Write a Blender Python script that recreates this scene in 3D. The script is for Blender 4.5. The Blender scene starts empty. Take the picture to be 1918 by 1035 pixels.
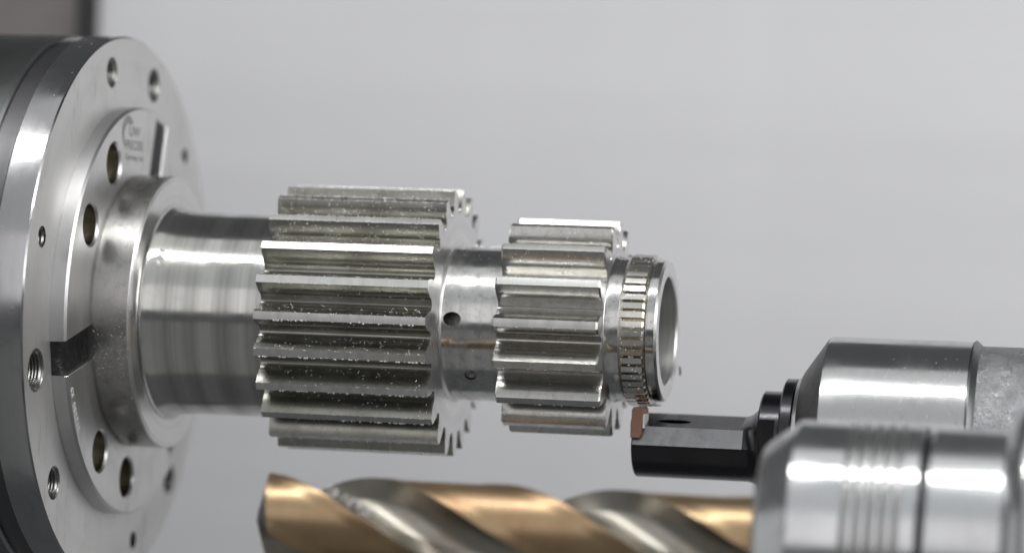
import bpy, bmesh, math, random
from mathutils import Vector, Matrix
random.seed(7)
S = bpy.context.scene
COL = S.collection
PI = math.pi
R_ = math.radians
MM = 0.001

# ------------------------------------------------------------------ camera
cam_d = bpy.data.cameras.new('camera')
cam = bpy.data.objects.new('camera', cam_d); COL.objects.link(cam)
yaw, pit, rol = 0.21846, 0.00278, 0.03558
F = Vector((-math.sin(yaw)*math.cos(pit), math.cos(yaw)*math.cos(pit), math.sin(pit)))
Rt = F.cross(Vector((0, 0, 1))).normalized(); Up = Rt.cross(F)
R2 = Rt*math.cos(rol) + Up*math.sin(rol); U2 = -Rt*math.sin(rol) + Up*math.cos(rol)
m = Matrix.Identity(4)
for i in range(3):
    m[i][0], m[i][1], m[i][2] = R2[i], U2[i], -F[i]
m.translation = Vector((277.58, -1158.7, 14.87))*MM
cam.matrix_world = m
cam_d.sensor_width = 36.0
cam_d.lens = 5937.04/1918*36
cam_d.clip_start = 0.05; cam_d.clip_end = 30
cam_d.dof.use_dof = True
cam_d.dof.focus_distance = 1.146
cam_d.dof.aperture_fstop = 4.2
S.camera = cam

# ------------------------------------------------------------------ world
w = bpy.data.worlds.new('World'); S.world = w; w.use_nodes = True
bg = w.node_tree.nodes['Background']
bg.inputs[0].default_value = (0.95, 0.98, 1.0, 1); bg.inputs[1].default_value = 0.10

# ------------------------------------------------------------------ lamps
def area(name, loc, target, sx, sy, power, col=(1, 1, 1)):
    l = bpy.data.lights.new(name, 'AREA'); l.shape = 'RECTANGLE'
    l.size = sx*MM; l.size_y = sy*MM; l.energy = power; l.color = col
    o = bpy.data.objects.new(name, l); COL.objects.link(o)
    o.location = Vector(loc)*MM
    d = (Vector(target)-Vector(loc)).normalized()
    z = -d
    x = Vector((1, 0, 0)); x = (x - z*x.dot(z)).normalized(); y = z.cross(x)
    mm = Matrix((x, y, z)).transposed().to_4x4(); mm.translation = o.location
    o.matrix_world = mm
    return o
def rad(L, sx, sy):      # power giving radiance L for a sx x sy mm lamp
    return L*PI*sx*sy*1e-6
# elevation as seen from the work piece, lamp axis along X
def lamp(name, elev, dist, sx, sy, L, x=100, col=(1, 1, 1), c=(0, -20, -20)):
    e = R_(elev)
    loc = (x, c[1]-math.cos(e)*dist, c[2]+math.sin(e)*dist)
    return area(name, loc, (x, c[1], c[2]), sx, sy, rad(L, sx, sy), col)
lamp('strip_lamp', 67, 900, 2500, 20, 72.0, 650, (1.0, 1.0, 0.985))
lamp('ceiling_lamp', 80, 820, 2400, 420, 0.62, 450)
lamp('door_window_lamp', 17, 1500, 2600, 740, 0.85, 300, (1.0, 0.98, 0.99))
lamp('hall_lamp', 46, 1500, 2600, 800, 0.48, 200, (0.96, 0.99, 1.0))
lamp('lower_front_fill', -40, 1300, 2700, 1600, 0.105, 600, (1.0, 0.99, 0.95))  # added fill standing in for the grey floor in front
area('left_fill_lamp', (-2200, -500, 150), (100, -150, 0), 1300, 1300, rad(0.42, 1300, 1300))  # added off-frame fill to brighten the front holder's bevel, no real source
area('end_lamp', (1500, -350, 420), (300, 200, 40), 500, 700, rad(5.0, 500, 700))
S.view_settings.view_transform = 'Standard'
S.view_settings.look = 'None'
S.view_settings.exposure = 0.0
S.view_settings.gamma = 1.0

# ------------------------------------------------------------------ materials
def nodes(name):
    mt = bpy.data.materials.new(name); mt.use_nodes = True
    nt = mt.node_tree
    return mt, nt, nt.nodes['Principled BSDF']
def N(nt, t, **kw):
    n = nt.nodes.new(t)
    for k, v in kw.items():
        if k.startswith('i_'): n.inputs[k[2:].replace('_', ' ')].default_value = v
        else: setattr(n, k, v)
    return n
def L(nt, a, b): nt.links.new(a, b)
def ramp(nt, fac, p0, p1, c0=0.0, c1=1.0):
    r = N(nt, 'ShaderNodeMapRange'); r.inputs['From Min'].default_value = p0; r.inputs['From Max'].default_value = p1
    r.inputs['To Min'].default_value = c0; r.inputs['To Max'].default_value = c1
    L(nt, fac, r.inputs['Value']); return r.outputs[0]
def mth(nt, op, a, b):
    n = N(nt, 'ShaderNodeMath', operation=op)
    for i, v in ((0, a), (1, b)):
        if isinstance(v, (int, float)): n.inputs[i].default_value = v
        else: L(nt, v, n.inputs[i])
    return n.outputs[0]
def mixc(nt, fac, a, b):
    n = N(nt, 'ShaderNodeMix', data_type='RGBA')
    if isinstance(fac, (int, float)): n.inputs[0].default_value = fac
    else: L(nt, fac, n.inputs[0])
    for i, v in ((6, a), (7, b)):
        if isinstance(v, tuple): n.inputs[i].default_value = v+(1,)
        else: L(nt, v, n.inputs[i])
    return n.outputs[2]
def noise(nt, vec, scale=(1, 1, 1), sc=1000., detail=4, rough=.6, dist=0.):
    mp = N(nt, 'ShaderNodeMapping'); mp.inputs['Scale'].default_value = scale
    L(nt, vec, mp.inputs[0])
    n = N(nt, 'ShaderNodeTexNoise'); n.inputs['Scale'].default_value = sc; n.inputs['Detail'].default_value = detail
    n.inputs['Roughness'].default_value = rough; n.inputs['Distortion'].default_value = dist
    L(nt, mp.outputs[0], n.inputs['Vector']); return n.outputs[0]
def radial(nt, vec):     # (radius, 0, 0) coordinates: turning marks on a faced surface
    sp = N(nt, 'ShaderNodeSeparateXYZ'); L(nt, vec, sp.inputs[0])
    y2 = mth(nt, 'MULTIPLY', sp.outputs[1], sp.outputs[1]); z2 = mth(nt, 'MULTIPLY', sp.outputs[2], sp.outputs[2])
    r = mth(nt, 'SQRT', mth(nt, 'ADD', y2, z2), 0)
    cb = N(nt, 'ShaderNodeCombineXYZ'); L(nt, r, cb.inputs[0]); L(nt, mth(nt, 'MULTIPLY', sp.outputs[0], 1.0), cb.inputs[1])
    return cb.outputs[0]
def metal(name, col, rough=.25, mode='turn', marks=.10, bump=.15, stain=.15, stain_col=(.25, .24, .2), rvar=.10,
          grain=900., scratch=0., metallic=1.0, spots=0., blotch=.0, bscale=120., bdist=.00006, smear=0.):
    mt, nt, b = nodes(name)
    tc = N(nt, 'ShaderNodeTexCoord'); o = tc.outputs['Object']
    if mode == 'turn': v, s = o, (1, .012, .012)
    elif mode == 'face': v, s = radial(nt, o), (1, .0, .0)
    elif mode == 'long': v, s = o, (.03, 1, 1)
    elif mode == 'cross': v, s = o, (1, .1, .1)
    else: v, s = o, (1, 1, 1)
    g = noise(nt, v, s, grain, 5, .65)
    g2 = noise(nt, v, s, grain*.13, 3, .6)
    big = noise(nt, o, (1, 1, 1), 45., 5, .62, .4)
    sm = noise(nt, o, (1, 1, 1), 420., 4, .65)
    colr = mixc(nt, ramp(nt, g2, .38, .62, 0, marks), tuple(col), tuple(c*.55 for c in col))
    if stain:
        st = mth(nt, 'MULTIPLY', ramp(nt, big, .48, .72), ramp(nt, sm, .35, .65, .45, 1))
        colr = mixc(nt, mth(nt, 'MULTIPLY', st, stain), colr, tuple(stain_col))
    if blotch:
        bl = ramp(nt, noise(nt, o, (1, 1, 1), bscale, 6, .75), .5, .62)
        colr = mixc(nt, mth(nt, 'MULTIPLY', bl, blotch), colr, tuple(c*.45 for c in col))
    if smear:
        sv = mth(nt, 'MULTIPLY', ramp(nt, noise(nt, o, (.6, 1, 1), 130., 6, .7, .8), .5, .68), ramp(nt, noise(nt, o, (.35, 1, 1), 60., 3, .6), .42, .6, .15, 1))
        sv = mth(nt, 'MULTIPLY', sv, smear)
        colr = mixc(nt, sv, colr, (.46, .46, .43))
        L(nt, ramp(nt, sv, 0, 1, metallic, metallic*.35), b.inputs['Metallic'])
    rg = mth(nt, 'ADD', ramp(nt, g2, .3, .7, rough-rvar*.5, rough+rvar*.5), ramp(nt, big, .35, .7, -rvar*.4, rvar*.5))
    h = mth(nt, 'ADD', g, mth(nt, 'MULTIPLY', sm, .10))
    if scratch:
        acc = None
        for a, sc in ((0.5, 60.), (1.9, 48.), (2.7, 75.)):
            mp = N(nt, 'ShaderNodeMapping'); mp.inputs['Rotation'].default_value = (a, 0, 0); mp.inputs['Scale'].default_value = (1, 1, .05)
            L(nt, o, mp.inputs[0])
            n = N(nt, 'ShaderNodeTexNoise'); n.inputs['Scale'].default_value = sc; n.inputs['Detail'].default_value = 3
            L(nt, mp.outputs[0], n.inputs['Vector'])
            d = mth(nt, 'ABSOLUTE', mth(nt, 'SUBTRACT', n.outputs[0], .55), 0)
            k = ramp(nt, d, 0.0, .006, 1, 0)
            acc = k if acc is None else mth(nt, 'MAXIMUM', acc, k)
        acc = mth(nt, 'MULTIPLY', acc, ramp(nt, big, .45, .65))
        colr = mixc(nt, mth(nt, 'MULTIPLY', acc, scratch), colr, tuple(c*.4 for c in col))
    if spots:
        vo = N(nt, 'ShaderNodeTexVoronoi'); vo.inputs['Scale'].default_value = 260.; L(nt, o, vo.inputs['Vector'])
        dd = ramp(nt, vo.outputs[0], .08, .2, 1, 0)
        dd = mth(nt, 'MULTIPLY', dd, ramp(nt, big, .45, .6))
        h = mth(nt, 'ADD', h, mth(nt, 'MULTIPLY', dd, spots*8))
        colr = mixc(nt, mth(nt, 'MULTIPLY', dd, .25), colr, tuple(c*.5 for c in col))
    bp = N(nt, 'ShaderNodeBump'); bp.inputs['Strength'].default_value = bump; bp.inputs['Distance'].default_value = bdist
    L(nt, h, bp.inputs['Height'])
    L(nt, bp.outputs[0], b.inputs['Normal']); L(nt, colr, b.inputs['Base Color']); L(nt, rg, b.inputs['Roughness'])
    if not smear: b.inputs['Metallic'].default_value = metallic
    return mt
M = {}
M['shaft'] = metal('turned_steel', (.62, .62, .595), .17, 'turn', .8, .25, .35, (.33, .32, .27), .10, 1100)
M['midshaft'] = metal('ground_steel', (.66, .66, .65), .16, 'turn', .35, .2, .25, (.3, .3, .27), .12, 1400, blotch=.5, bscale=330.)
M['face'] = metal('faced_steel', (.82, .81, .805), .30, 'face', .25, .25, .12, (.5, .48, .44), .08, 1500)
M['plate'] = metal('ground_plate_steel', (.74, .73, .72), .46, 'face', .12, .15, .3, (.42, .4, .36), .1, 700, scratch=.6, metallic=.88)
M['segface'] = metal('ground_segment_steel', (.76, .75, .74), .38, 'face', .12, .12, .3, (.42, .4, .36), .1, 700, scratch=.6)
M['rim'] = metal('rim_steel', (.46, .46, .47), .22, 'turn', .3, .22, .5, (.24, .24, .24), .14, 600, spots=.25)
M['segrim'] = metal('segment_rim_steel', (.60, .60, .61), .32, 'turn', .1, .1, .2, (.35, .34, .32), .06, 800)
M['collar'] = metal('collar_steel', (.46, .455, .445), .30, 'turn', .35, .25, .55, (.22, .21, .18), .12, 700, blotch=.3, bscale=260.)
M['dark'] = metal('blackened_steel', (.19, .20, .20), .34, 'turn', .3, .15, .3, (.06, .06, .06), .1, 700)
M['darkring'] = metal('dark_seal_ring', (.045, .045, .05), .42, 'turn', .3, .15, .2, (.03, .03, .03), .1, 700)
M['spacer'] = metal('dark_spacer_steel', (.15, .15, .155), .4, 'turn', .3, .15, .2, (.05, .05, .05), .1, 700)
M['groove'] = metal('shaded_groove_steel', (.42, .42, .42), .38, 'turn', .2, .1, .2, (.15, .15, .15), .1, 700)  # ring grooves: darker colour paints in the shade of the recesses
M['flank'] = metal('oily_tooth_steel', (.37, .365, .33), .30, 'long', .25, .2, .6, (.15, .147, .115), .12, 900, blotch=.35, smear=.75)
M['land'] = metal('tooth_land_steel', (.72, .72, .70), .32, 'cross', .35, .2, .15, (.4, .4, .34), .1, 1500)
M['flank2'] = metal('hobbed_tooth_steel', (.54, .535, .51), .25, 'long', .3, .5, .35, (.3, .28, .2), .12, 1500, blotch=.3, bscale=420.)
M['spline'] = metal('spline_steel', (.72, .71, .67), .26, 'all', .25, .5, .3, (.42, .37, .24), .12, 1500)
M['splineroot'] = metal('oily_root_steel', (.44, .39, .27), .3, 'all', .3, .4, .5, (.1, .08, .05), .1, 1500)
M['holder'] = metal('polished_holder_steel', (.70, .71, .72), .21, 'turn', .2, .08, .3, (.45, .45, .45), .1, 500, scratch=.3)
M['holder2'] = metal('scuffed_holder_steel', (.60, .605, .61), .19, 'turn', .25, .10, .35, (.36, .36, .36), .1, 600, scratch=.3)
M['bevel'] = metal('dark_bevel_steel', (.20, .20, .20), .45, 'all', .2, .6, .3, (.12, .12, .12), .1, 900, blotch=.3, bscale=500., bdist=.0002)
M['cast'] = metal('grainy_cast_steel', (.42, .43, .44), .30, 'all', .6, 1.0, .4, (.2, .2, .2), .2, 1100, blotch=.9, bscale=1000., bdist=.0006)
M['black'] = metal('black_oxide_steel', (.06, .06, .065), .24, 'turn', .3, .1, .2, (.03, .03, .03), .08, 500)
M['blackflat'] = metal('lit_facet_steel', (.34, .34, .35), .30, 'turn', .4, .2, .6, (.08, .08, .08), .14, 500, blotch=.5, bscale=70.)  # near facet of the bar: its reflected light is put into a lighter colour
M['gold'] = metal('gold_coated_steel', (.47, .335, .20), .37, 'turn', .3, .12, .75, (.36, .205, .115), .08, 300)
M['flute'] = metal('ground_flute_steel', (.36, .34, .30), .36, 'all', .1, .05, .65, (.27, .20, .13), .08, 300)
M['bore'] = metal('bore_steel', (.72, .72, .71), .40, 'turn', .5, .6, .2, (.3, .3, .3), .1, 900, bdist=.0002)
M['hole'] = metal('oily_hole_steel', (.21, .19, .14), .35, 'all', .3, .2, .5, (.10, .08, .045), .12, 600)
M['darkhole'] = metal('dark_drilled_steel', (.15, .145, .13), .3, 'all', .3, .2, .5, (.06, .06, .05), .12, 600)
M['thread'] = metal('thread_steel', (.30, .30, .29), .3, 'all', .2, .2, .4, (.12, .11, .1), .1, 600)
M['etch'] = metal('etched_mark', (.40, .39, .385), .55, 'all', .05, .05, .0)
M['etch2'] = metal('engraved_mark', (.8, .8, .78), .6, 'all', .05, .05, .0, metallic=.0)
M['chip'] = metal('bright_chip_steel', (.92, .92, .90), .42, 'all', .05, .05, 0, metallic=.45)

def plain(name, col, rough, metallic=0., bump=0., bscale=300., var=.15):
    mt, nt, b = nodes(name)
    tc = N(nt, 'ShaderNodeTexCoord'); o = tc.outputs['Object']
    n = noise(nt, o, (1, 1, 1), bscale, 5, .6)
    L(nt, mixc(nt, ramp(nt, n, .3, .7), col, tuple(c*(1-var) for c in col)), b.inputs['Base Color'])
    b.inputs['Roughness'].default_value = rough; b.inputs['Metallic'].default_value = metallic
    if bump:
        bp = N(nt, 'ShaderNodeBump'); bp.inputs['Strength'].default_value = bump; bp.inputs['Distance'].default_value = .001
        L(nt, n, bp.inputs['Height']); L(nt, bp.outputs[0], b.inputs['Normal'])
    return mt
M['rubber'] = plain('oily_black_rubber', (.012, .012, .012), .30, 0, 1.0, 330.)
M['copper'] = plain('copper_coloured_carbide', (.31, .17, .12), .5, .3, .1, 500.)
M['seal'] = plain('black_rubber_strip', (.02, .02, .022), .6)
M['column'] = plain('brown_grey_paint', (.20, .185, .18), .5, 0, 0, 20.)
M['drop'] = plain('coolant_drop', (.9, .9, .86), .05)
for nn in M['drop'].node_tree.nodes:
    if nn.type == 'BSDF_PRINCIPLED':
        nn.inputs['Transmission Weight'].default_value = .25; nn.inputs['IOR'].default_value = 1.33
def wallmat():
    mt, nt, b = nodes('pale_grey_wall_paint')
    tc = N(nt, 'ShaderNodeTexCoord'); o = tc.outputs['Object']
    a = noise(nt, o, (1, 1, .05), 22., 3, .5); c = noise(nt, o, (.06, 1, 1), 30., 4, .55)
    f = mth(nt, 'ADD', mth(nt, 'MULTIPLY', a, .3), mth(nt, 'MULTIPLY', c, .7))
    L(nt, mixc(nt, ramp(nt, f, .35, .65), (.695, .695, .715), (.65, .65, .67)), b.inputs['Base Color'])
    b.inputs['Roughness'].default_value = .5
    return mt
M['wall'] = wallmat()

# ------------------------------------------------------------------ helpers (all sizes in mm)
def link(name, bm, mats, parent=None, angle=30, loc=(0, 0, 0), smooth=True):
    me = bpy.data.meshes.new(name)
    for v in bm.verts: v.co = v.co*MM
    bm.normal_update()
    bm.to_mesh(me); bm.free()
    for mt in (mats if isinstance(mats, (list, tuple)) else [mats]): me.materials.append(M[mt])
    if smooth:
        me.shade_smooth(); me.set_sharp_from_angle(angle=R_(angle))
    o = bpy.data.objects.new(name, me); COL.objects.link(o)
    o.location = Vector(loc)*MM
    if parent: o.parent = parent
    return o
def thing(name, label, cat, loc=(0, 0, 0), group=None):
    o = bpy.data.objects.new(name, None); COL.objects.link(o); o.empty_display_size = .01
    o.location = Vector(loc)*MM; o['label'] = label; o['category'] = cat
    if group: o['group'] = group
    return o
def lathe(bm, prof, y0=0., z0=0., seg=224, closed=False, mat=None):
    """surface of revolution about the X axis through (y0,z0); prof = [(x, r, material index)]"""
    rings = []
    for p in prof:
        x, r = p[0], p[1]
        rings.append([bm.verts.new((x, y0-r*math.cos(2*PI*k/seg), z0+r*math.sin(2*PI*k/seg))) for k in range(seg)])
    n = len(rings)
    for i in range(n if closed else n-1):
        a, b = rings[i], rings[(i+1) % n]
        mi = prof[i][2] if len(prof[i]) > 2 else 0
        for k in range(seg):
            f = bm.faces.new((a[k], a[(k+1) % seg], b[(k+1) % seg], b[k])); f.material_index = mi
    return rings
def densify(prof, step=2.5):
    out = []
    for a, b in zip(prof, prof[1:]):
        d = math.hypot(b[0]-a[0], b[1]-a[1]); k = max(1, int(d/step))
        for j in range(k):
            t = j/k; out.append((a[0]+(b[0]-a[0])*t, a[1]+(b[1]-a[1])*t)+tuple(a[2:]))
    out.append(prof[-1]); return out
def cap(bm, ring): bm.faces.new(ring)
def fixn(bm): bmesh.ops.recalc_face_normals(bm, faces=bm.faces)
def box(bm, x0, x1, y0, y1, z0, z1, mi=0):
    vs = [bm.verts.new((x, y, z)) for x in (x0, x1) for y in (y0, y1) for z in (z0, z1)]
    for q in ((0, 1, 3, 2), (4, 6, 7, 5), (0, 4, 5, 1), (2, 3, 7, 6), (0, 2, 6, 4), (1, 5, 7, 3)):
        f = bm.faces.new([vs[i] for i in q]); f.material_index = mi
    return vs
def cylx(bm, x0, x1, r, y, z, seg=48, r1=None, mi=0):
    r1 = r if r1 is None else r1
    a = [bm.verts.new((x0, y+r*math.cos(2*PI*k/seg), z+r*math.sin(2*PI*k/seg))) for k in range(seg)]
    b = [bm.verts.new((x1, y+r1*math.cos(2*PI*k/seg), z+r1*math.sin(2*PI*k/seg))) for k in range(seg)]
    for k in range(seg):
        f = bm.faces.new((a[k], a[(k+1) % seg], b[(k+1) % seg], b[k])); f.material_index = mi
    bm.faces.new(a).material_index = mi; bm.faces.new(b).material_index = mi
def cut(obj, cutters, mats, angle=30):
    """subtract cutter bmeshes (mm) from obj and bake the result"""
    tmp = []
    for bm in cutters:
        fixn(bm)
        me = bpy.data.meshes.new('t')
        for v in bm.verts: v.co = v.co*MM
        bm.to_mesh(me); bm.free()
        for mt in mats: me.materials.append(M[mt])
        t = bpy.data.objects.new('t', me); COL.objects.link(t); tmp.append(t)
        md = obj.modifiers.new('b', 'BOOLEAN'); md.operation = 'DIFFERENCE'; md.object = t; md.solver = 'EXACT'
        if hasattr(md, 'material_mode'): md.material_mode = 'TRANSFER'
    dg = bpy.context.evaluated_depsgraph_get(); dg.update()
    me = bpy.data.meshes.new_from_object(obj.evaluated_get(dg))
    obj.modifiers.clear(); old = obj.data; obj.data = me
    me.name = old.name
    bpy.data.meshes.remove(old)
    for t in tmp:
        dd = t.data; bpy.data.objects.remove(t); bpy.data.meshes.remove(dd)
    me.shade_smooth(); me.set_sharp_from_angle(angle=R_(angle))
    return obj
def polar(r, deg): return (-r*math.cos(R_(deg)), r*math.sin(R_(deg)))   # (y, z) seen from the camera: 0 deg = near side, 90 = up

# ------------------------------------------------------------------ setting
bm = bmesh.new(); box(bm, -256.5, 1700, 300, 325, -520, 215)
o = link('back_wall', bm, 'wall', smooth=False); o['kind'] = 'structure'
bm = bmesh.new(); box(bm, -900, -262.8, 292, 325, -520, 240)
o = link('machine_column', bm, 'column', smooth=False); o['kind'] = 'structure'
bm = bmesh.new(); box(bm, -262.6, -256.9, 286, 324, -520, 240)
bmesh.ops.bevel(bm, geom=bm.edges[:], offset=1.5, segments=2, affect='EDGES')
o = link('rubber_seal', bm, 'seal')
o['label'] = 'black vertical rubber strip between the brown grey panel and the pale wall'; o['category'] = 'seal strip'

# ------------------------------------------------------------------ chuck
chuck = thing('lathe_chuck', 'round steel lathe chuck with bolt holes and three slotted segments holding the geared shaft', 'chuck', (-150, 0, 0))
def cpart(name, bm, mats, angle=30, parent=None):
    o = link(name, bm, mats, None, angle)
    p = parent or chuck
    o.parent = p
    o.matrix_parent_inverse = Matrix.Identity(4)
    o.location = Vector((150, 0, 0))*MM if p is chuck else Vector((0, 0, 0))
    return o
bm = bmesh.new()
r = lathe(bm, densify([(-420, 1), (-420, 104.9), (-154.4, 104.9, 1), (-153.4, 104.1, 1), (-153.0, 90, 0)], 30)); fixn(bm)
cpart('chuck_body', bm, ['dark', 'rim'])
bm = bmesh.new(); lathe(bm, [(-153.4, 95), (-153.3, 102.9), (-146.0, 102.9), (-145.6, 95)]); fixn(bm)
cpart('spacer_ring', bm, 'spacer')
bm = bmesh.new()
lathe(bm, densify([(-145.3, 40, 1), (-145.3, 104.1, 1), (-144.8, 104.8, 0), (-133.2, 104.8, 0), (-132.6, 104.2, 1), (-132.6, 40, 1), (-135.6, 40, 1)], 6), seg=256, closed=True); fixn(bm)
flange = cpart('flange', bm, ['rim', 'plate', 'thread'])
HO = [(16.5, 3.9), (-13.4, 7.3), (-42.8, 5.7), (-103.5, 3.4), (76.6, 5.3), (107.1, 6.2), (137.5, 3.3), (-132.6, 5.8), (-160, 6.5), (165, 4)]
cs = []
for a, rr in HO:
    y, z = polar(92.4, a); b2 = bmesh.new(); cylx(b2, -144.0, -131.0, rr, y, z, 40, mi=2); cs.append(b2)
    b2 = bmesh.new(); cylx(b2, -133.3, -131.6, rr-.1, y, z, 40, rr+1.4, mi=2)
    if rr > 5: cs.append(b2)
    else: b2.free()
cut(flange, cs, ['rim', 'plate', 'thread'])
for a, rr in HO:
    if rr < 3.5: continue
    y, z = polar(92.4, a); bm = bmesh.new(); pr = []
    x = -133.4
    while x > -143.5:
        pr += [(x, rr-.05), (x-.6, rr-.75)]; x -= 1.2
    lathe(bm, pr, y, z, 40); fixn(bm)
    o = link('thread', bm, 'thread', flange, 20)

# three clamping segments: annulus sectors R 50..78 with parallel-sided slots between them
SLOT = [-13.0, 105.5, -132.8]
SW = 6.4
def segment(a0, a1, holes):
    """sector between slot centres a0 -> a1 (degrees, increasing)"""
    x0, x1 = -132.55, -126.4
    bm = bmesh.new(); seg = 72
    def edge_ang(r, a, s): return a+s*math.degrees(math.asin(SW/r))
    rings = []
    for (x, r) in ((x0, 49), (x0, 77.9), (x1-.9, 77.9), (x1, 77.0), (x1, 49)):
        t0, t1 = edge_ang(r, a0, 1), edge_ang(r, a1, -1)
        rings.append([bm.verts.new((x,)+polar(r, t0+(t1-t0)*k/seg)) for k in range(seg+1)])
    mi = [1, 0, 0, 1, 1]
    for i in range(5):
        p, q = rings[i], rings[(i+1) % 5]
        for k in range(seg):
            f = bm.faces.new((p[k], p[k+1], q[k+1], q[k])); f.material_index = mi[i]
    for e in (0, seg):
        f = bm.faces.new([rings[i][e] for i in range(5)]); f.material_index = 0
    fixn(bm); bm.faces.ensure_lookup_table()
    ends = [f for f in bm.faces if len(f.verts) == 5]
    bmesh.ops.bevel(bm, geom=list({e for f in ends for e in f.edges if all(v.co.x > x0+.2 for v in e.verts)}), offset=.28, segments=1, affect='EDGES')
    fixn(bm)
    o = cpart('clamping_segment', bm, ['segrim', 'segface', 'hole'], 25)
    cs = []
    for h in holes:
        y, z = polar(64, h)
        b2 = bmesh.new(); cylx(b2, -134, -125, 7.6, y, z, 48, mi=2); cs.append(b2)
        b2 = bmesh.new(); cylx(b2, -127.5, -125.4, 7.3, y, z, 48, 9.4, mi=0); cs.append(b2)
    cut(o, cs, ['segrim', 'segface', 'hole'], 25)
    return o
seg_top = segment(-13.0, 105.5, (59.2, 29.6)); seg_top['label'] = 'clamping segment with the etched grey logo and two countersunk holes'
seg_low = segment(-132.8, -13.0, (-54.8, -84.5)); seg_low['label'] = 'lower clamping segment with the engraved number 212380 K9'
seg_far = segment(105.5, 227.2, (149, 179)); seg_far['label'] = 'far clamping segment beyond the upper slot'
# oily rubber filling the slot at the near side, grey fillers in the others
def filler(a, top, mat, amp, edge=1.6, dip=1.6):
    bm = bmesh.new(); nx, ny = 5, 14
    ca, sa = math.cos(R_(a)), math.sin(R_(a)); rnd = random.Random(int(a*10))
    def P(r, t, x): return (x, -r*ca - t*sa*-1*-1, r*sa - t*ca*-1*-1) if False else (x, -r*ca+t*sa, r*sa+t*ca)
    g = [[bm.verts.new(P(49+ (77.2-49)*j/ny, -SW+2*SW*i/nx, top+(rnd.uniform(-amp, amp) if 0 < i < nx else amp*.4) - (edge if j == ny else 0) - dip*math.exp(-((i/nx-.5)*3)**2)*(j/ny)))
          for j in range(ny+1)] for i in range(nx+1)]
    for i in range(nx):
        for j in range(ny): bm.faces.new((g[i][j], g[i+1][j], g[i+1][j+1], g[i][j+1]))
    bot = [bm.verts.new(P(77.4, -SW+2*SW*i/nx, -132.5)) for i in range(nx+1)]
    for i in range(nx): bm.faces.new((g[i][ny], g[i+1][ny], bot[i+1], bot[i]))
    fixn(bm)
    o = cpart('slot_filler', bm, mat, 50); return o
filler(-13.0, -128.2, 'rubber', .5)['label'] = 'oily black rubber in the near slot'
filler(105.5, -127.9, 'darkring', .15, .2, .3); filler(-132.8, -128.2, 'darkring', .1, .2, .3)
# nose collar
bm = bmesh.new()
lathe(bm, densify([(-132.4, 46, 0), (-132.4, 51.0, 0), (-125.6, 51.0, 0), (-125.3, 52.0, 0), (-112.6, 52.0, 2), (-112.0, 51.5, 1), (-112.0, 50.75, 1), (-112.2, 50.6, 1), (-112.2, 50.4, 1), (-111.9, 50.2, 1), (-111.9, 38, 1)], 6), seg=256)
fixn(bm); cpart('nose_collar', bm, ['collar', 'face', 'land'], 20)

# lettering
def text_mesh(s, size, loc, rot, name, mat, parent, width=1.0, bold=.022):
    cu = bpy.data.curves.new('t', 'FONT'); cu.body = s; cu.size = 1.0; cu.offset = bold
    t = bpy.data.objects.new('t', cu); COL.objects.link(t)
    dg = bpy.context.evaluated_depsgraph_get(); dg.update()
    me = bpy.data.meshes.new_from_object(t.evaluated_get(dg)); bpy.data.objects.remove(t)
    bm = bmesh.new(); bm.from_mesh(me); bpy.data.meshes.remove(me)
    bmesh.ops.transform(bm, matrix=Matrix.Translation(loc) @ rot @ Matrix.Diagonal((size*width, size, size, 1)), verts=bm.verts)
    return bm
ROT = Matrix(((0, 0, 1, 0), (1, 0, 0, 0), (0, 1, 0, 0), (0, 0, 0, 1)))     # text x -> +Y, text y -> +Z, normal -> +X
XF = -126.36
bm = bmesh.new()
def merge(dst, src):
    me = bpy.data.meshes.new('x'); src.to_mesh(me); src.free(); dst.from_mesh(me); bpy.data.meshes.remove(me)
# crescent of the logo
c_y, c_z = -18.6, 67.6
outer, inner = [], []
for k in range(41):
    a = R_(38 + 210*k/40)
    t = math.sin(PI*k/40)
    wd = .25 + 2.6*(1-k/40)**.8*min(1, k/3.) + .9*t
    outer.append(bm.verts.new((XF, c_y+6.6*math.cos(a), c_z+6.3*math.sin(a))))
    inner.append(bm.verts.new((XF, c_y+(6.6-wd)*math.cos(a)+.5, c_z+(6.3-wd)*math.sin(a)-.2)))
for k in range(40): bm.faces.new((outer[k], outer[k+1], inner[k+1], inner[k]))
merge(bm, text_mesh('UW', 5.4, Vector((XF, -17.6, 66.3)), ROT, '', '', None, 1.35))
merge(bm, text_mesh('PRECISE', 4.9, Vector((XF, -21.4, 61.3)), ROT, '', '', None, 1.18))
merge(bm, text_mesh('Germany Ltd', 3.0, Vector((XF, -20.8, 57.3)), ROT, '', '', None, 1.28))
fixn(bm)
o = link('etched_logo', bm, 'etch', seg_top, smooth=False)
bm = bmesh.new()
for k, ch in enumerate('212380 K9'):
    if ch == ' ': continue
    a = -36.0 + 1.62*k
    y, z = polar(73.4, a)
    # text x along increasing angle, text y outward
    ex = Vector((0, math.sin(R_(a)), math.cos(R_(a)))); ey = Vector((0, -math.cos(R_(a)), math.sin(R_(a))))
    rt = Matrix(((0, 0, 1, 0), (ex.y, ey.y, 0, 0), (ex.z, ey.z, 0, 0), (0, 0, 0, 1)))
    merge(bm, text_mesh(ch, 4.0, Vector((XF, y, z)), rt, '', '', None, .85))
fixn(bm)
o = link('engraved_number', bm, 'etch2', seg_low, smooth=False)

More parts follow.
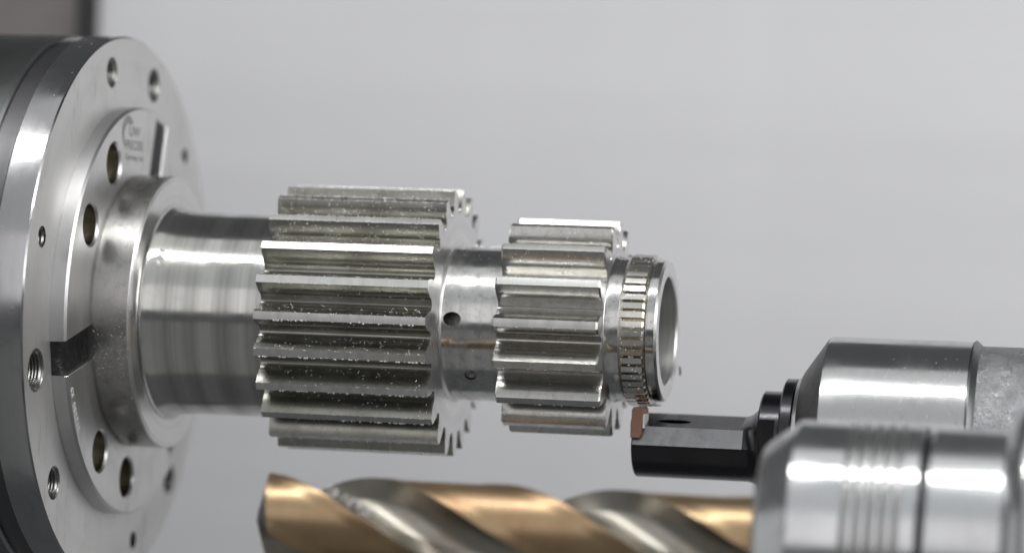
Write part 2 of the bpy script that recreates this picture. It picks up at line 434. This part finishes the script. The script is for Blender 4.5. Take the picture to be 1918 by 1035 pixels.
# ------------------------------------------------------------------ geared shaft
work = thing('geared_shaft', 'bright machined steel shaft with two spur gears and a splined hollow end', 'gear shaft', (0, 0, 0))
bm = bmesh.new()
prof = [(-111.7, 41.3, 4), (-111.3, 40.4, 0), (-110.2, 39.8, 0), (-108.8, 39.4, 0), (-107, 39.05, 0), (-104.5, 38.78, 0), (-101, 38.58, 0), (-97, 38.44, 0), (-93, 38.36, 0), (-64.0, 38.4, 0), (-63.9, 28, 0),
        (-1.0, 28, 1), (-.02, 29.7, 4), (0.7, 28.75, 4), (.8, 28.7, 1), (22.6, 28.7, 1), (22.7, 27, 1), (60.6, 27, 1), (60.8, 28.2, 1),
        (61.2, 27.5, 1), (62, 27.0, 1), (63, 26.85, 1), (67.6, 26.85, 1), (67.8, 26.0, 3), (75.4, 26.0, 3), (75.9, 26.3, 1), (76.2, 25.7, 1), (76.7, 25.7, 1), (76.9, 26.3, 1),
        (79.4, 26.3, 2), (80.3, 25.3, 2), (80.3, 20.6, 2), (79.7, 20.0, 5), (-40, 20.0, 5), (-40, 3, 5)]
rings = lathe(bm, densify(prof, 1.6), seg=256)
cap(bm, rings[-1]); cap(bm, list(reversed(rings[0]))); fixn(bm)
SM = ['shaft', 'midshaft', 'face', 'splineroot', 'land', 'bore', 'darkhole']
sh = link('shaft', bm, SM, work, 28)
def radial_hole(x, ang, rx, rt, r0, r1, tilt=0., mi=6):
    b2 = bmesh.new(); y0, z0 = polar(r0, ang); y1, z1 = polar(r1, ang)
    t = Vector((0, math.sin(R_(ang)), math.cos(R_(ang)))); rings = []
    for (y, z, dx) in ((y0, z0, -tilt), (y1, z1, tilt)):
        rings.append([b2.verts.new(Vector((x+dx+rx*math.cos(2*PI*k/40), y, z)) + t*rt*math.sin(2*PI*k/40)) for k in range(40)])
    for k in range(40):
        b2.faces.new((rings[0][k], rings[0][(k+1) % 40], rings[1][(k+1) % 40], rings[1][k])).material_index = mi
    b2.faces.new(rings[0]).material_index = mi; b2.faces.new(rings[1]).material_index = mi
    return b2
cut(sh, [radial_hole(4.7, 3.7, 3.35, 2.55, 21.5, 32), radial_hole(10.8, -41, 2.3, 2.15, 22, 32), radial_hole(64.9, -41, 1.9, 1.9, 25.0, 30, 0, 5)], SM, 28)
# thread in the small cross hole
bm = bmesh.new()
for r0 in (27.6, 26.9, 26.2, 25.5):
    y, z = polar(r0, -41); y2, z2 = polar(r0-.35, -41); t = Vector((0, math.sin(R_(-41)), math.cos(R_(-41))))
    a = [bm.verts.new(Vector((10.8+2.28*math.cos(2*PI*k/28), y, z))+t*2.13*math.sin(2*PI*k/28)) for k in range(28)]
    b = [bm.verts.new(Vector((10.8+1.85*math.cos(2*PI*k/28), y2, z2))+t*1.7*math.sin(2*PI*k/28)) for k in range(28)]
    for k in range(28): bm.faces.new((a[k], a[(k+1) % 28], b[(k+1) % 28], b[k]))
link('thread', bm, 'thread', sh, 20)

def tooth_profile(mod, z, ra, rf, half_tip):
    """outline points (theta, r) of one pitch, involute flanks, filleted root"""
    rp = mod*z/2; rb = rp*math.cos(R_(20))
    inv = lambda r: math.tan(math.acos(min(1, rb/r))) - math.acos(min(1, rb/r))
    half = lambda r: half_tip + inv(ra) - inv(max(r, rb))
    rform = max(rb+.02, rf+mod*.42)
    pts = []
    n = 9
    for k in range(n+1):
        r = ra - (ra-rform)*k/n
        pts.append((half(r), r))
    th1, r1 = pts[-1]
    th2, r2 = PI/z, rf
    # cubic blend: leave along the flank direction, arrive tangent to the root circle
    dth = pts[-1][0]-pts[-2][0]; dr = pts[-1][1]-pts[-2][1]
    k1 = (r1-r2)*1.15/abs(dr)
    for k in range(1, 9):
        t = k/8; h00 = 2*t**3-3*t*t+1; h10 = t**3-2*t*t+t; h01 = -2*t**3+3*t*t; h11 = t**3-t*t
        th = h00*th1 + h10*dth*k1 + h01*th2 + h11*(th2-th1)*1.3
        r = h00*r1 + h10*dr*k1 + h01*r2 + h11*0
        pts.append((th, r))
    return pts
def tooth_mesh(name, mod, z, ra, rf, half_tip, x0, x1, rin, mats, ch=0., nland=3):
    half = tooth_profile(mod, z, ra, rf, half_tip)
    out = [(-t, r) for t, r in reversed(half)]
    n_fl = len(half)-1
    for k in range(1, nland): out.append((-half_tip+2*half_tip*k/nland, ra))
    out += half
    m_ = len(out)
    def ring(x, ins):
        res = []
        for t, r in out:
            f = max(0, (r-rf)/(ra-rf))
            tt = t*(1-ins*.35*f/max(1, r*abs(t)+.4)) if ins else t
            res.append(bm.verts.new((x, -(r-ins*f)*math.cos(tt), (r-ins*f)*math.sin(tt))))
        return res
    bm = bmesh.new()
    nseg = 8
    xs = [(x0, ch), (x0+ch, 0)] if ch else [(x0, 0)]
    a, b = (x0+ch, x1-ch)
    xs += [(a+(b-a)*k/nseg, 0) for k in range(1, nseg)]
    xs += [(x1-ch, 0), (x1, ch)] if ch else [(x1, 0)]
    rs = [ring(x, i) for x, i in xs]
    for p, q in zip(rs, rs[1:]):
        for k in range(m_-1):
            f = bm.faces.new((p[k], p[k+1], q[k+1], q[k]))
            f.material_index = 1 if n_fl <= k < n_fl+nland else 0
    for x, rr, fl in ((x0, rs[0], 1), (x1, rs[-1], 0)):
        i0 = [bm.verts.new((x, -rin*math.cos(t), rin*math.sin(t))) for t, r in out]
        for k in range(m_-1):
            f = bm.faces.new((rr[k], rr[k+1], i0[k+1], i0[k])); f.material_index = 2
    fixn(bm)
    return link(name, bm, mats, None, 24)
def gear(partname, args, z, phi0, x0, x1, rin, rcore):
    bm = bmesh.new()
    lathe(bm, densify([(x0, rcore), (x0, rin), (x1, rin), (x1, rcore)], 4), seg=256); fixn(bm)
    body = link(partname, bm, 'face', work, 30)
    t0 = tooth_mesh('gear_tooth', *args)
    for k in range(z):
        t = t0 if k == 0 else t0.copy()
        if k: COL.objects.link(t)
        t.parent = body
        t.rotation_euler = (phi0 + 2*PI*k/z, 0, 0)
    return body
# rotation about +X by a maps angle (0 = near side -y, up positive): near->up is negative rotation about X
PH1 = 0.56153
gear('large_gear', (4.0, 23, 50.0, 41.2, .0290, -64.8, 0.0, 40.2, ['flank', 'land', 'face']), 23, -PH1, -64.8, 0.0, 40.2, 29.0)
gear('small_gear', (4.4, 16, 39.8, 29.9, .0365, 22.0, 61.2, 29.2, ['flank2', 'land', 'face'], .7), 16, -R_(2.0), 22.0, 61.2, 29.2, 27.0)

# spline band: 51 little teeth
bm = bmesh.new(); lathe(bm, [(67.7, 25.5), (67.7, 26.15), (75.6, 26.15), (75.6, 25.5)], seg=204); fixn(bm)
band = link('spline_band', bm, 'splineroot', work)
bm = bmesh.new()
cs = []
for (x, rt, wt, wb) in ((66.2, 26.86, 1.72, 1.72), (67.5, 28.1, 1.1, 1.32), (75.2, 28.1, 1.1, 1.32), (75.8, 27.5, 1.0, 1.2)):
    cs.append([bm.verts.new((x, -r*math.cos(wd/r), r*math.sin(wd/r))) for wd, r in ((-wb, 26.0), (-wt, rt), (0, rt+.01), (wt, rt), (wb, 26.0))])
for p, q in zip(cs, cs[1:]):
    for k in range(4): bm.faces.new((p[k], p[k+1], q[k+1], q[k]))
bm.faces.new(cs[0]); bm.faces.new(cs[-1]); fixn(bm)
t0 = link('spline_tooth', bm, 'spline', None, 24)
for k in range(51):
    t = t0 if k == 0 else t0.copy()
    if k: COL.objects.link(t)
    t.parent = band; t.rotation_euler = (2*PI*(k+.3)/51 + random.uniform(-.004, .004), 0, 0)

# ------------------------------------------------------------------ drill
DY, DZ = -130.0, -66.5
drill = thing('twist_drill', 'gold coated twist drill with grey spiral flutes in the blurred foreground', 'drill bit', (0, DY, DZ))
RD = 15.3; LEAD = 166.0
LH = R_(48); FH = R_(42)      # half widths of land and flute
def dprof():
    pts = []
    for half in range(2):
        base = PI*half
        for k in range(15):                                  # land
            a = -LH + 2*LH*k/14; r = RD
            if 0 < k < 14: r = RD - (.45 if k > 1 and k < 13 else .0)
            pts.append((base+a, r, 0))
        for k in range(1, 36):                               # flute
            u = k/36; a = LH + 2*FH*u
            ph = a-LH-FH; c_ = 16.8
            pts.append((base+a, c_*math.cos(ph)-math.sqrt(max(0, 11.6**2-(c_*math.sin(ph))**2)), 1))
    return pts
DP = dprof(); nD = len(DP)
def dring(bm, x, s=1.0, cone=False):
    res = []
    for a, r, mi in DP:
        rr = r*s; xx = x
        if cone:                                             # point: lips lead at the upper land edge, flanks relieved behind them
            al = (a + LH) % PI - LH
            rel = (LH-al)/(2*LH) if al <= LH else (al-LH)/(2*FH)
            xx = -32.0 - 4.4*(1-rr/RD) + 4.6*rel*s
        an = a - 2*PI*(xx-70.0)/LEAD
        res.append(bm.verts.new((xx, -rr*math.cos(an), rr*math.sin(an))))
    return res
bm = bmesh.new(); xs = [None] + [-26.9 + 161*k/150 for k in range(151)]
rings = []
for x in xs:
    rings.append(dring(bm, x, 1, x is None))
for p, q in zip(rings, rings[1:]):
    for k in range(nD):
        f = bm.faces.new((p[k], p[(k+1) % nD], q[(k+1) % nD], q[k])); f.material_index = DP[k][2] if DP[k][2] == DP[(k+1) % nD][2] else 1
fixn(bm)
link('fluted_body', bm, ['gold', 'flute'], drill, 35)
bm = bmesh.new(); rr = [dring(bm, -32, s, True) for s in (1, .7, .4, .12)]
for p, q in zip(rr, rr[1:]):
    for k in range(nD): bm.faces.new((p[k], p[(k+1) % nD], q[(k+1) % nD], q[k]))
bm.faces.new(rr[-1]); fixn(bm)
link('drill_point', bm, 'bevel', drill, 35)

# ------------------------------------------------------------------ drill holder (foreground)
hold = thing('drill_chuck', 'blurred bright steel tool holder with ring grooves gripping the gold drill', 'tool holder', (136, DY, DZ))
def hpart(root, name, prof, mats, y, z, angle=30, seg=192):
    bm = bmesh.new(); lathe(bm, densify(prof, 6), 0, 0, seg); fixn(bm)
    off = root.location
    o = link(name, bm, mats, root, angle)
    o.location = Vector((-root.location.x, 0, 0))
    return o
hpart(hold, 'nose', [(150, 14), (134.8, 15.4, 0), (134.8, 16, 0), (136.2, 18, 0), (136.2, 31.0, 0), (136.8, 32.4, 0), (138.0, 33.6, 0), (147.4, 40.5, 1), (148.4, 41, 1), (164.0, 41, 1)], ['holder', 'holder'], 0, 0, 22)
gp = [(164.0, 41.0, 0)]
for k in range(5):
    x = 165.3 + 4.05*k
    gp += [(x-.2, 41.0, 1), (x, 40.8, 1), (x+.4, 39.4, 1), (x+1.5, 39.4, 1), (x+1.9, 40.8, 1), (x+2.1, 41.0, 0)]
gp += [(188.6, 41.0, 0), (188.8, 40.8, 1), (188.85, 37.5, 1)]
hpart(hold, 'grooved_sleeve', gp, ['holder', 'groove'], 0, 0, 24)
hpart(hold, 'rear_sleeve', [(189.3, 37.5), (190.9, 37.6), (191.2, 40.2), (192.0, 40.8), (215.5, 40.6), (216.5, 38)], 'holder', 0, 0)
hpart(hold, 'seam_ring', [(188.6, 38.6), (191.6, 38.6)], 'darkring', 0, 0)
hpart(hold, 'end_collar', [(214.6, 36), (214.8, 42), (216.0, 46.5), (219, 51), (223, 53.5), (230, 54.5), (330, 54.5), (330, 1)], 'holder', 0, 0)

# ------------------------------------------------------------------ grooving tool and its holder
TY, TZ = 0.0, -40.2
tool = thing('grooving_bar', 'black boring bar with a copper coloured insert cutting under the shaft end', 'cutting tool', (118, TY, TZ))
def tpart(name, bm, mats, angle=30):
    o = link(name, bm, mats, tool, angle); o.location = (-.117, 0, 0); return o     # whole bar sits 1 mm to the right
RB = 14.0
planes = []
def plane(p, q):
    d = (q[0]-p[0], q[1]-p[1]); l = math.hypot(*d); n = (d[1]/l, -d[0]/l)
    if n[0]*p[0]+n[1]*p[1] < 0: n = (-n[0], -n[1])
    planes.append((n, n[0]*p[0]+n[1]*p[1]))
plane((-13.9, -1.6), (-11.3, 5.2)); plane((-11.3, 5.2), (3, 9.5)); plane((3, 9.5), (9, 9.5))
def bar_r(a, flat):
    dy, dz = -math.cos(a), math.sin(a); r = RB
    for n, c in planes:
        s = n[0]*dy+n[1]*dz
        if s > 1e-6: r = min(r, c/s)
    return RB + (r-RB)*flat
angs = [2*PI*k/180 for k in range(180)] + [math.atan2(5.2, 11.3), math.atan2(-1.6, 13.9), math.atan2(9.5, -3)]
angs = sorted(a % (2*PI) for a in angs)
bm = bmesh.new(); rs = []
for x, f, g in ((69.2, 1, -.5), (69.7, 1, 0), (80, 1, 0), (90, 1, 0), (100, 1, 0), (109.0, 1, 0), (110.2, .9, .0), (111.5, .75, .05), (112.6, .6, .3), (113.8, .45, .75), (115, .3, 1.4), (116.0, .15, 2.3), (116.9, 0, 3.4)):
    rs.append([bm.verts.new((x, -(bar_r(a, f)+g)*math.cos(a), (bar_r(a, f)+g)*math.sin(a))) for a in angs])
na = len(angs)
for i, (p, q) in enumerate(zip(rs, rs[1:])):
    for k in range(na):
        am = (angs[k]+((angs[(k+1) % na]-angs[k]) % (2*PI))/2) % (2*PI)
        f = bm.faces.new((p[k], p[(k+1) % na], q[(k+1) % na], q[k]))
        f.material_index = 1 if (i < 6 and (am < math.atan2(5.2, 11.3) or am > 2*PI-math.atan2(1.6, 13.9))) else 0
bm.faces.new(rs[0]); fixn(bm)
shank = tpart('shank', bm, ['black', 'blackflat'], 14)
# coolant / chip slot in the upper flat
b2 = bmesh.new(); seg = 32; c0 = Vector((82.5, -4.8, 6.0)); nrm = Vector((.0, -.30, .95)); ax = Vector((1, 0, 0)); ay = nrm.cross(ax)
ra_, rb_ = [], []
for k in range(seg):
    d = ax*6.2*math.cos(2*PI*k/seg)+ay*2.1*math.sin(2*PI*k/seg)
    ra_.append(b2.verts.new(c0+d-nrm*2.0+ax*2.5)); rb_.append(b2.verts.new(c0+d+nrm*4))
for k in range(seg): b2.faces.new((ra_[k], ra_[(k+1) % seg], rb_[(k+1) % seg], rb_[k])).material_index = 0
b2.faces.new(ra_); b2.faces.new(rb_)
# boolean works in the object's local space = world offset; shift the cutter
for v in b2.verts: v.co = v.co + Vector((1, TY, TZ))
bpy.context.view_layer.update()
cut(shank, [b2], ['black', 'blackflat'], 14)
bm = bmesh.new(); lathe(bm, densify([(116.0, 12), (116.0, 18.8), (116.7, 19.6), (124.4, 19.6), (124.5, 12)], 3), seg=160, closed=True); fixn(bm)
fl = tpart('flange', bm, 'black', 25)
b2 = bmesh.new(); box(b2, 116, 123.4, -30, -17.0, -30+TZ, 30+TZ)
bpy.context.view_layer.update()
cut(fl, [b2], ['black'], 25)
bm = bmesh.new(); lathe(bm, densify([(124.2, 14), (124.2, 23.7), (124.8, 24.5), (128.4, 24.5), (128.9, 23.9), (129.1, 21.5), (130.4, 21.5)], 3), seg=160); fixn(bm)
tpart('collar', bm, 'black', 25)
bm = bmesh.new(); lathe(bm, [(129.0, 18), (129.2, 24.8), (130.6, 25.8), (130.9, 18)], seg=160); fixn(bm)
tpart('clamp_ring', bm, 'segrim', 25)
# insert
bm = bmesh.new()
out = [(69.05, -39.3), (69.0, -33.5), (69.35, -31.8), (69.3, -29.2), (69.9, -28.1), (72.9, -28.1), (73.6, -29.0), (73.6, -30.6), (73.2, -32.6), (73.2, -35.5), (72.9, -38.0), (72.2, -39.3)]
fr = [bm.verts.new((x, -14.6, z-TZ)) for x, z in out]; bk = [bm.verts.new((x, -3.5, z-TZ)) for x, z in out]
bm.faces.new(fr); bm.faces.new(bk)
for k in range(len(out)): bm.faces.new((fr[k], fr[(k+1) % len(out)], bk[(k+1) % len(out)], bk[k]))
fixn(bm); bmesh.ops.bevel(bm, geom=[e for e in bm.edges if all(abs(v.co.y+14.6) < .01 for v in e.verts)], offset=.12, segments=1, affect='EDGES')
tpart('insert', bm, 'copper', 30)
bm = bmesh.new(); box(bm, 73.3, 73.8, -13.9, -4, 4.4, 9.6); bmesh.ops.bevel(bm, geom=bm.edges[:], offset=.2, segments=1, affect='EDGES')
tpart('insert_edge', bm, 'chip')
th = thing('bar_holder', 'grey steel tool holder with a dark sloping nose beyond the blurred foreground holder', 'tool holder', (131, TY, TZ))
hpart(th, 'nose', [(131.8, 14, 0), (131.8, 26.6, 0), (132.6, 28.0, 0), (140.6, 39.6, 0), (141.4, 40.3, 1), (142.4, 40.5, 1), (193.0, 40.5, 1), (193.2, 38, 1)], ['bevel', 'holder2'], 0, 0, 22)
hpart(th, 'rim', [(193.1, 38.5), (193.3, 40.9), (193.9, 41.1), (195.6, 39.6), (196.2, 38.9), (196.4, 38)], 'dark', 0, 0)
hpart(th, 'rough_sleeve', [(196.0, 37), (196.1, 39.1), (330, 39.1), (330, 1)], 'cast', 0, 0)

# ------------------------------------------------------------------ swarf and coolant (nobody could count them)
def chips():
    bm = bmesh.new(); rnd = random.Random(3)
    def sliver(c, nrm, ln, wd, curl):
        ax = Vector((rnd.uniform(-1, 1), rnd.uniform(-1, 1), rnd.uniform(-1, 1))); ax = (ax-nrm*ax.dot(nrm)*.8).normalized()
        sd = ax.cross(nrm).normalized(); prev = None
        for k in range(4):
            u = k/3-.5
            p = c + ax*ln*u + nrm*(curl*(1-4*u*u)+.04)
            ww = wd*(1-1.2*u*u)
            vs = [bm.verts.new(p+sd*ww*.5), bm.verts.new(p+nrm*ww*.5), bm.verts.new(p-sd*ww*.5)]
            if prev:
                for i in range(3): bm.faces.new((prev[i], prev[(i+1) % 3], vs[(i+1) % 3], vs[i]))
            prev = vs
    def on(x, r, deg): y, z = polar(r, deg); return Vector((x, y, z)), Vector((0,)+polar(1, deg))
    # large gear: edges and lands of the teeth, denser on the upper ones
    for i in range(40):                               # a few longer curls on the upper teeth and in the roots
        k = rnd.choice((-4, -3, -2, -1, 0, 2, 3, 4)); ph = math.degrees(PH1)-k*360/23
        c, n = on(rnd.uniform(-63, -2), 49.9 if k < 0 else 45., ph+rnd.uniform(-1.6, 1.6)+(0 if k < 0 else 4.4)); sliver(c, n, rnd.uniform(1.0, 2.2), rnd.uniform(.12, .3), rnd.uniform(.3, .8))
    TP = tooth_profile(4.0, 23, 50.0, 41.2, .0290); TP2 = tooth_profile(4.4, 16, 39.8, 29.9, .0365)
    def flank(prof, ph, x, sgn):
        i = rnd.randrange(0, len(prof)-5); u = rnd.random()
        (t0, r0), (t1, r1) = prof[i], prof[i+1]
        t, r = t0+(t1-t0)*u, r0+(r1-r0)*u
        c, n0 = on(x, r, ph+sgn*math.degrees(t)); tv = Vector((0,)+polar(1, ph+sgn*(math.degrees(t)+90)))
        return c, (tv*.8+n0*.3).normalized()
    for k in range(-5, 9):
        ph = math.degrees(PH1)-k*360/23
        nd = 260 if k < 0 else 40
        for i in range(nd):
            e = rnd.choice((-1.66, 1.66)); x = rnd.uniform(-64.5, -.3)
            c, n = on(x, 50.0, ph+e+rnd.uniform(-.1, .1)); sliver(c, n, rnd.uniform(.3, 1.2), rnd.uniform(.1, .22), rnd.uniform(0, .35))
        for i in range(300 if k < 0 else 90):          # flanks
            c, n = flank(TP, ph, rnd.uniform(-64, -.5), rnd.choice((-1, 1))); sliver(c, n, rnd.uniform(.25, 1.1), rnd.uniform(.1, .26), rnd.uniform(0, .35))
    for k in range(-3, 6):
        ph = 2-k*22.5
        for i in range(14 if k > -2 else 60):
            c, n = on(rnd.uniform(22.5, 61), 39.75, ph+rnd.choice((-2.1, 2.1))+rnd.uniform(-.3, .3)); sliver(c, n, rnd.uniform(.25, 1.0), rnd.uniform(.08, .2), rnd.uniform(0, .3))
    for k in range(-3, 6):
        for i in range(45 if k < 0 else 20):
            c, n = flank(TP2, 2-k*22.5, rnd.uniform(22.8, 60.5), rnd.choice((-1, 1))); sliver(c, n, rnd.uniform(.2, .7), rnd.uniform(.07, .15), rnd.uniform(0, .2))
    for i in range(230):                               # spline band
        ang = rnd.uniform(-100, 120); rr = rnd.uniform(26.5, 28.2)
        c, n = on(rnd.uniform(67.5, 76), rr, ang); sliver(c, n, rnd.uniform(.3, 1.2), rnd.uniform(.1, .24), rnd.uniform(0, .4))
    for i in range(60):
        c, n = on(rnd.uniform(74, 78), 27.4, rnd.uniform(-106, -82)); sliver(c, n, rnd.uniform(.6, 1.8), rnd.uniform(.12, .25), rnd.uniform(.1, .6))
    for i in range(46):                               # mid shaft and collar
        c, n = on(rnd.uniform(1, 22), 28.7, rnd.uniform(-60, 70)); sliver(c, n, rnd.uniform(.15, .4), rnd.uniform(.08, .16), rnd.uniform(0, .1))
    for i in range(26):
        c, n = on(rnd.uniform(5, 21), 28.6, rnd.uniform(84, 96)); sliver(c, n, rnd.uniform(.8, 2.2), rnd.uniform(.2, .5), rnd.uniform(.1, .8))
    for i in range(150):                              # nose collar, low near side
        c, n = on(rnd.uniform(-126, -113), 52.02, rnd.gauss(-18, 12)); sliver(c, n, rnd.uniform(.12, .45), rnd.uniform(.08, .2), .02)
    # drill: chips lodged in the first flute
    for i in range(50):
        a = rnd.uniform(15, 55); x = 10.5+(-.42)*(a)+rnd.uniform(0, 6)
        r = rnd.uniform(13.2, 15.4)
        y, z = polar(r, a); sliver(Vector((x, y+DY, z+DZ)), Vector((0,)+polar(1, a)), rnd.uniform(.5, 2.0), rnd.uniform(.2, .6), rnd.uniform(.1, .6))
    # scuffs of swarf on the rear holder
    for i in range(60):
        a = rnd.uniform(20, 60); y, z = polar(40.55, a)
        sliver(Vector((rnd.triangular(150, 192, 186), y+TY, z+TZ)), Vector((0,)+polar(1, a)), rnd.uniform(.2, 1.1), rnd.uniform(.04, .09), .03)
    fixn(bm)
    o = link('metal_chips', bm, 'chip', smooth=False); o['kind'] = 'stuff'
    o['label'] = 'tiny bright metal slivers clinging to the gears, spline and holders'; o['category'] = 'metal chips'
chips()
def drops():
    bm = bmesh.new(); rnd = random.Random(5)
    ico = bmesh.new(); bmesh.ops.create_icosphere(ico, subdivisions=2, radius=1)
    V = [v.co.copy() for v in ico.verts]; Fc = [[v.index for v in f.verts] for f in ico.faces]; ico.free()
    def drop(c, sx, sy, sz):
        vs = [bm.verts.new(c+Vector((v.x*sx, v.y*sy, v.z*sz))) for v in V]
        for f in Fc: bm.faces.new([vs[i] for i in f])
    for k, n in ((2, 16), (3, 34), (4, 22), (5, 20), (6, 10)):
        ph = math.degrees(PH1)-k*360/23-1.62
        for i in range(n):
            s = rnd.uniform(.24, .42); y, z = polar(49.8, ph)
            drop(Vector((rnd.uniform(-64, -1), y, z-s*.8)), s*1.1, s, s)
    for k, n in ((0, 6), (1, 7), (2, 6), (3, 5)):
        ph = 2-k*22.5-2.1
        for i in range(n):
            s = rnd.uniform(.15, .28); y, z = polar(39.7, ph); drop(Vector((rnd.uniform(23, 60), y, z-s*.7)), s, s, s)
    for i in range(80):
        a = rnd.uniform(-95, 30); y, z = polar(rnd.uniform(26.8, 28.2), a); s = rnd.uniform(.15, .38)
        drop(Vector((rnd.uniform(67.5, 76), y, z)), s*1.3, s, s)
    for x, a, s in ((-106.6, 36.5, 1.35), (-106.9, 31.5, 1.5), (-107.2, 27.5, 1.2)):     # coolant beads on the shaft root
        y, z = polar(38.9, a); drop(Vector((x, y, z)), s*.95, s*.55, s*1.1)
    for i in range(16):
        a = rnd.uniform(10, 75); y, z = polar(104.7, a); s = rnd.uniform(.12, .3); drop(Vector((rnd.uniform(-145, -134), y, z)), s, s*.5, s)
    fixn(bm)
    o = link('coolant_drops', bm, 'drop', None, 60); o['kind'] = 'stuff'
    o['label'] = 'small clear coolant drops hanging under the tooth edges'; o['category'] = 'coolant'
drops()
# a loose chip hooked on the far lower rim of the hollow end
bm = bmesh.new(); pts = []
for k in range(9):
    u = k/8; pts.append(Vector((81.3+.2*math.sin(3*u), 22.6+.6*u, -13.4-3.4*u)))
prev = None
for k, p in enumerate(pts):
    wv = .38*(1-.5*abs(k/8-.5))
    vs = [bm.verts.new(p+Vector((-wv, 0, .2))), bm.verts.new(p+Vector((wv, .1, -.1))), bm.verts.new(p+Vector((wv*.8, .6, -.2))), bm.verts.new(p+Vector((-wv, .5, .1)))]
    if prev:
        for i in range(4): bm.faces.new((prev[i], prev[(i+1) % 4], vs[(i+1) % 4], vs[i]))
    prev = vs
fixn(bm)
o = link('curled_chip', bm, 'bevel', None, 40); o['label'] = 'dark curled chip clinging to the far rim of the hollow shaft end'; o['category'] = 'metal chip'
